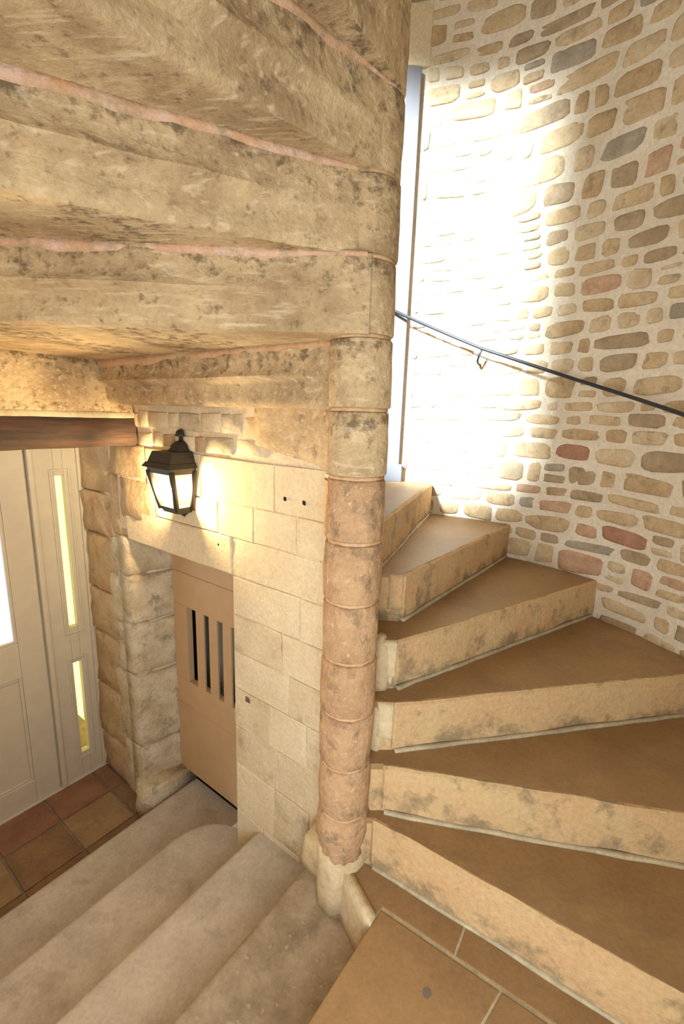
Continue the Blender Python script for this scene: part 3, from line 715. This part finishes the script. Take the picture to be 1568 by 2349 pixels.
# ================================================================== OVERHEAD STEPS (stepped soffit of the upper turn)
BACK = {9: (150.0, 0.020, 1.34), 10: (187.5, 0.086, 1.45), 11: (211.0, 0.060, 1.45), 12: (229.5, 0.070, 1.45), 13: (249.0, 0.078, 1.45), 14: (270.0, 0.078, 1.45), 15: (291.0, 0.078, 1.45), 16: (312.0, 0.078, 1.45)}
FRONT = {9: 125, 10: 145, 11: 178, 12: 199, 13: 219, 14: 240, 15: 260, 16: 281}
OLAB = {9: 'lowest overhead step, its bare edge just above the lantern', 10: 'second overhead step, brown speckled edge above the lantern',
        11: 'third overhead step with a dark wedge of underside below its edge', 12: 'fourth overhead step, long scratched grey edge at upper left',
        13: 'fifth overhead step cutting the top edge of the picture', 14: 'sixth overhead step in the shaded upper corner by the newel',
        15: 'seventh overhead step above the camera beyond the newel top', 16: 'eighth overhead step above the camera near the rubble wall'}
for k in range(9, 17):
    ang, off, LT = BACK[k]; zb_, zt_ = (k - 1) * H + 0.02, k * H + 0.02
    a = math.radians(ang); dr = Vector((math.cos(a), math.sin(a), 0)); nn = Vector((-math.sin(a), math.cos(a), 0))
    fr_d = pol(1, FRONT[k])
    st = thing('overhead_step', OLAB[k], 'stair step', pol(0.7, ang - 10, zb_), 'overhead steps of the upper turn')
    prof = [(1.0, 0.0), (0.96, 0.0), (0.80, 0.002), (0.64, 0.003), (0.57, -0.004), (0.52, -0.009), (0.48, -0.004), (0.43, 0.018), (0.36, 0.028), (0.22, 0.028), (0.10, 0.026), (0.03, 0.032), (0.0, 0.042)]
    NT = 30; V, F = [], []; SM = []
    for i in range(NT + 1):
        t = LT * i / NT - 0.01
        grow = min(1.0, max(0.0, (t - 0.05) / 0.4))
        sec = []
        for q, (zf, ins) in enumerate(prof):
            p = dr * t + nn * (off - ins * grow)
            p.z = zb_ + (zt_ - zb_) * zf
            am = 0.0045 * min(1, t / 0.15 + 0.2)
            p += nn * (am * 2 * nz(p, 7, k) + am * nz(p, 22, k)); p.z += 0.004 * nz(p, 6, k + 4) * (0.0 if q in (0,) else 1)
            sec.append(p)
        fb = fr_d * max(0.0, t); 
        sec += [Vector((fb.x, fb.y, zb_)), Vector((fb.x, fb.y, zt_))]
        V += sec
    n_ = len(sec)
    for i in range(NT):
        for j in range(n_):
            F.append((i * n_ + j, i * n_ + (j + 1) % n_, (i + 1) * n_ + (j + 1) % n_, (i + 1) * n_ + j))
    F.append(tuple(range(n_))); F.append(tuple(NT * n_ + j for j in range(n_)))
    o = link('step_block', V, F, M['soffit'], st, smooth=True)
    o.modifiers.new('es', 'EDGE_SPLIT').split_angle = math.radians(38)
    # mortar bed on its top edge, squeezed out along the joint
    V, F = [], []
    for i in range(NT + 1):
        t = LT * i / NT
        wv = max(0.002, 0.007 + 0.016 * nz((t, k, 0), 7) + 0.010 * nz((t, k, 2), 19) + 0.020 * min(1, t))
        c = dr * t + nn * (off + 0.001)
        for q, (dn_, dz_) in enumerate(((-0.02, 0.003), (0.002, 0.004), (0.004, -wv * 0.5), (0.001, -wv - 0.006 * abs(nz((t, k, 4), 16))), (-0.02, -wv - 0.004))):
            p = c + nn * (dn_ + 0.003 * nz((t, k, 9), 12)); V.append(Vector((p.x, p.y, zt_ + dz_)))
    for i in range(NT):
        for j in range(4): F.append((i * 5 + j, i * 5 + j + 1, (i + 1) * 5 + j + 1, (i + 1) * 5 + j))
    link('joint_mortar', V, F, M['pinkmortar'] if k > 9 else M['orange'], st, smooth=True)

# ================================================================== NEWEL
nw = thing('newel_column', 'round stone newel column of stacked drums at the centre of the spiral', 'column', (0, 0, -0.16))
zj = [2.06 - 0.17 * i for i in range(-14, 13)]
zj = sorted([z_ for z_ in zj if z_ > 0.1])
zj = [z_ for z_ in zj if z_ < 4.6]
for i, (z0_, z1_) in enumerate(zip(zj[:-1], zj[1:])):
    pink = z1_ < 1.25
    r_ = NR * (1 + 0.012 * ((i * 37) % 5 - 2) / 2)
    g_ = 0.004
    prof = [(r_ - 0.010, z0_ + g_), (r_ - 0.002, z0_ + g_ + 0.002), (r_, z0_ + 0.010), (r_, z0_ + 0.05), (r_ + 0.001, z0_ + 0.085), (r_, z1_ - 0.05), (r_, z1_ - 0.010), (r_ - 0.002, z1_ - g_ - 0.002), (r_ - 0.010, z1_ - g_)]
    lathe('drum', prof, 0, 0, M['newelpink'] if pink else M['soffit'], nw, n=28, amp=0.0028 if pink else 0.0015, nsc=9, seed=i * 2.0)
    lathe('joint', [(NR - 0.012, z0_ - 0.006), (NR - 0.005, z0_ - 0.004), (NR - 0.0045, z0_ + 0.004), (NR - 0.012, z0_ + 0.006)], 0, 0, M['orange'], nw, n=24, amp=0.002, nsc=14, seed=i)
# eroded foot
fp = [(0.072, 0.188), (0.079, 0.17), (0.081, 0.12), (0.074, 0.085), (0.066, 0.06), (0.070, 0.04), (0.066, 0.022), (0.060, 0.015)]
lathe('foot', [(0.078, -0.17), (0.076, -0.10), (0.077, -0.03), (0.078, 0.02), (0.072, 0.034), (0.060, 0.04)], 0, 0, M['plaster'], nw, n=32, amp=0.004, nsc=9, seed=71)
lathe('foot', fp, 0, 0, M['newelpink'], nw, n=32, amp=0.006, nsc=12, seed=77)
lathe('plaster_pier', [(0.050, 0.16), (0.058, 0.14), (0.060, 0.02), (0.066, -0.10), (0.070, -0.17)], 0.04, 0.03, M['plaster'], nw, n=24, amp=0.006, nsc=11, seed=5)
for q, (x_, y_, z0_, z1_) in enumerate(((0.075, 0.005, 0.17, 0.30), (0.085, 0.055, 0.34, 0.48), (0.09, 0.115, 0.50, 0.66))):
    lathe('plaster_fillet', [(0.020, z0_ - 0.02), (0.034, z0_), (0.036, (z0_ + z1_) / 2), (0.033, z1_), (0.012, z1_ + 0.03)], x_, y_ + 0.03, M['plaster'], nw, n=14, amp=0.004, nsc=16, seed=q * 3)

# ================================================================== HANDRAIL
hr = thing('handrail', 'thin black iron handrail running down the rubble wall', 'handrail', CY(66, 0.065, 1.6))
key = [(100, 2.01), (86.1, 1.883), (66.5, 1.700), (47, 1.548), (27.4, 1.406), (5, 1.235)]
def rail_z(a):
    for (a0_, z0_), (a1_, z1_) in zip(key[:-1], key[1:]):
        if a1_ <= a <= a0_: return z1_ + (z0_ - z1_) * (a - a1_) / (a0_ - a1_)
pts = [CY(a, 0.065, rail_z(a)) for a in [100 - 95 * i / 60 for i in range(61)]]
tube('rail', pts, 0.0075, M['iron'], hr)
a = 66.5
tube('bracket', [CY(a, 0.065, rail_z(a)), CY(a + 0.6, 0.062, rail_z(a) - 0.03), CY(a + 0.9, 0.052, rail_z(a) - 0.055), CY(a + 0.9, 0.03, rail_z(a) - 0.066), CY(a + 0.6, -0.02, rail_z(a) - 0.068)], 0.006, M['iron'], hr)
a = 12
tube('bracket', [CY(a, 0.065, rail_z(a)), CY(a + 0.6, 0.062, rail_z(a) - 0.03), CY(a + 0.9, 0.052, rail_z(a) - 0.055), CY(a + 0.9, 0.03, rail_z(a) - 0.066), CY(a + 0.6, -0.02, rail_z(a) - 0.068)], 0.006, M['iron'], hr)

# ================================================================== LANTERN
LS = 0.905
lt = thing('wall_lantern', 'black half lantern with clear panes and a lit candle bulb on the ashlar wall', 'lantern', W1(LS, 0.004, 0.94))
def LW(a, d, z): return W1(LS + a, d + 0.006, z)
def frustum(name, w0, dp0, z0_, w1_, dp1, z1_, mat, parent=lt, back0=0.0):
    V = [LW(-w0, back0, z0_), LW(w0, back0, z0_), LW(w0 * 0.97, dp0, z0_), LW(-w0 * 0.97, dp0, z0_), LW(-w1_, back0, z1_), LW(w1_, back0, z1_), LW(w1_ * 0.97, dp1, z1_), LW(-w1_ * 0.97, dp1, z1_)]
    return link(name, V, [(0, 1, 2, 3), (7, 6, 5, 4), (0, 4, 5, 1), (1, 5, 6, 2), (2, 6, 7, 3), (3, 7, 4, 0)], mat, parent)
roof = frustum('roof', 0.080, 0.106, 1.164, 0.068, 0.090, 1.207, M['lantern'])
frustum('rim', 0.094, 0.124, 1.148, 0.084, 0.110, 1.166, M['lantern'])
frustum('rim', 0.080, 0.104, 1.124, 0.083, 0.108, 1.150, M['lantern'])
c = LW(0, 0.002, 0)
def half(name, prof, mat, par=None):
    ad = math.degrees(math.atan2(N1.y, N1.x))
    return lathe(name, prof, c.x, c.y, mat, par or lt, n=14, a0=ad - 90, a1=ad + 90)
half('dome', [(0.050, 1.204), (0.050, 1.212), (0.044, 1.218), (0.040, 1.230), (0.026, 1.242), (0.014, 1.247)], M['lantern'], roof)
half('finial', [(0.010, 1.246), (0.009, 1.262), (0.026, 1.266), (0.022, 1.272), (0.016, 1.286), (0.003, 1.293)], M['lantern'], roof)
half('bottom_tip', [(0.002, 0.940), (0.016, 0.952), (0.028, 0.960), (0.030, 0.968), (0.040, 0.972)], M['lantern'])
frustum('base', 0.048, 0.062, 0.966, 0.060, 0.078, 0.992, M['lantern'])
def bar(name, p, q, r): return tube(name, [p, q], r, M['lantern'], lt, n=4)
wB, dB, wT, dT, zB, zT = 0.052, 0.070, 0.078, 0.102, 0.98, 1.135
for sg in (-1, 1):
    bar('corner_bar', LW(sg * wB, dB, zB), LW(sg * wT, dT, zT), 0.0115)
    bar('corner_bar', LW(sg * (wB + 0.003), 0.004, zB), LW(sg * (wT + 0.002), 0.004, zT), 0.0115)
def pane(name, q): 
    n_ = (q[1] - q[0]).cross(q[3] - q[0]).normalized() * 0.0015
    return link(name, [v + n_ for v in q] + [v - n_ for v in q], [(0, 1, 2, 3), (7, 6, 5, 4), (0, 4, 5, 1), (1, 5, 6, 2), (2, 6, 7, 3), (3, 7, 4, 0)], M['lglass'], lt)
pane('pane', [LW(-wB, dB, zB), LW(wB, dB, zB), LW(wT, dT, zT), LW(-wT, dT, zT)])
for sg in (-1, 1): pane('pane', [LW(sg * wB, 0.004, zB), LW(sg * wB, dB, zB), LW(sg * wT, dT, zT), LW(sg * wT, 0.004, zT)])
box('back_plate', LW, -0.07, 0.07, -0.005, 0.002, 0.975, 1.15, M['brass'], lt)
cc = LW(0, 0.045, 0)
cd_ = lathe('candle', [(0.011, 0.984), (0.011, 1.035)], cc.x, cc.y, M['candle'], lt, n=12)
lathe('bulb', [(0.006, 1.035), (0.013, 1.050), (0.015, 1.064), (0.010, 1.082), (0.003, 1.095)], cc.x, cc.y, M['bulb'], cd_, n=12)
lamp = bpy.data.lights.new('lantern_bulb_light', 'POINT'); lamp.energy = 48.0; lamp.color = (1.0, 0.86, 0.60); lamp.shadow_soft_size = 0.032
lo = bpy.data.objects.new('lantern_bulb_light', lamp); COL.objects.link(lo); lo.location = LW(0, 0.060, 1.052)

for o in bpy.data.objects:
    if '_o' in o: del o['_o']
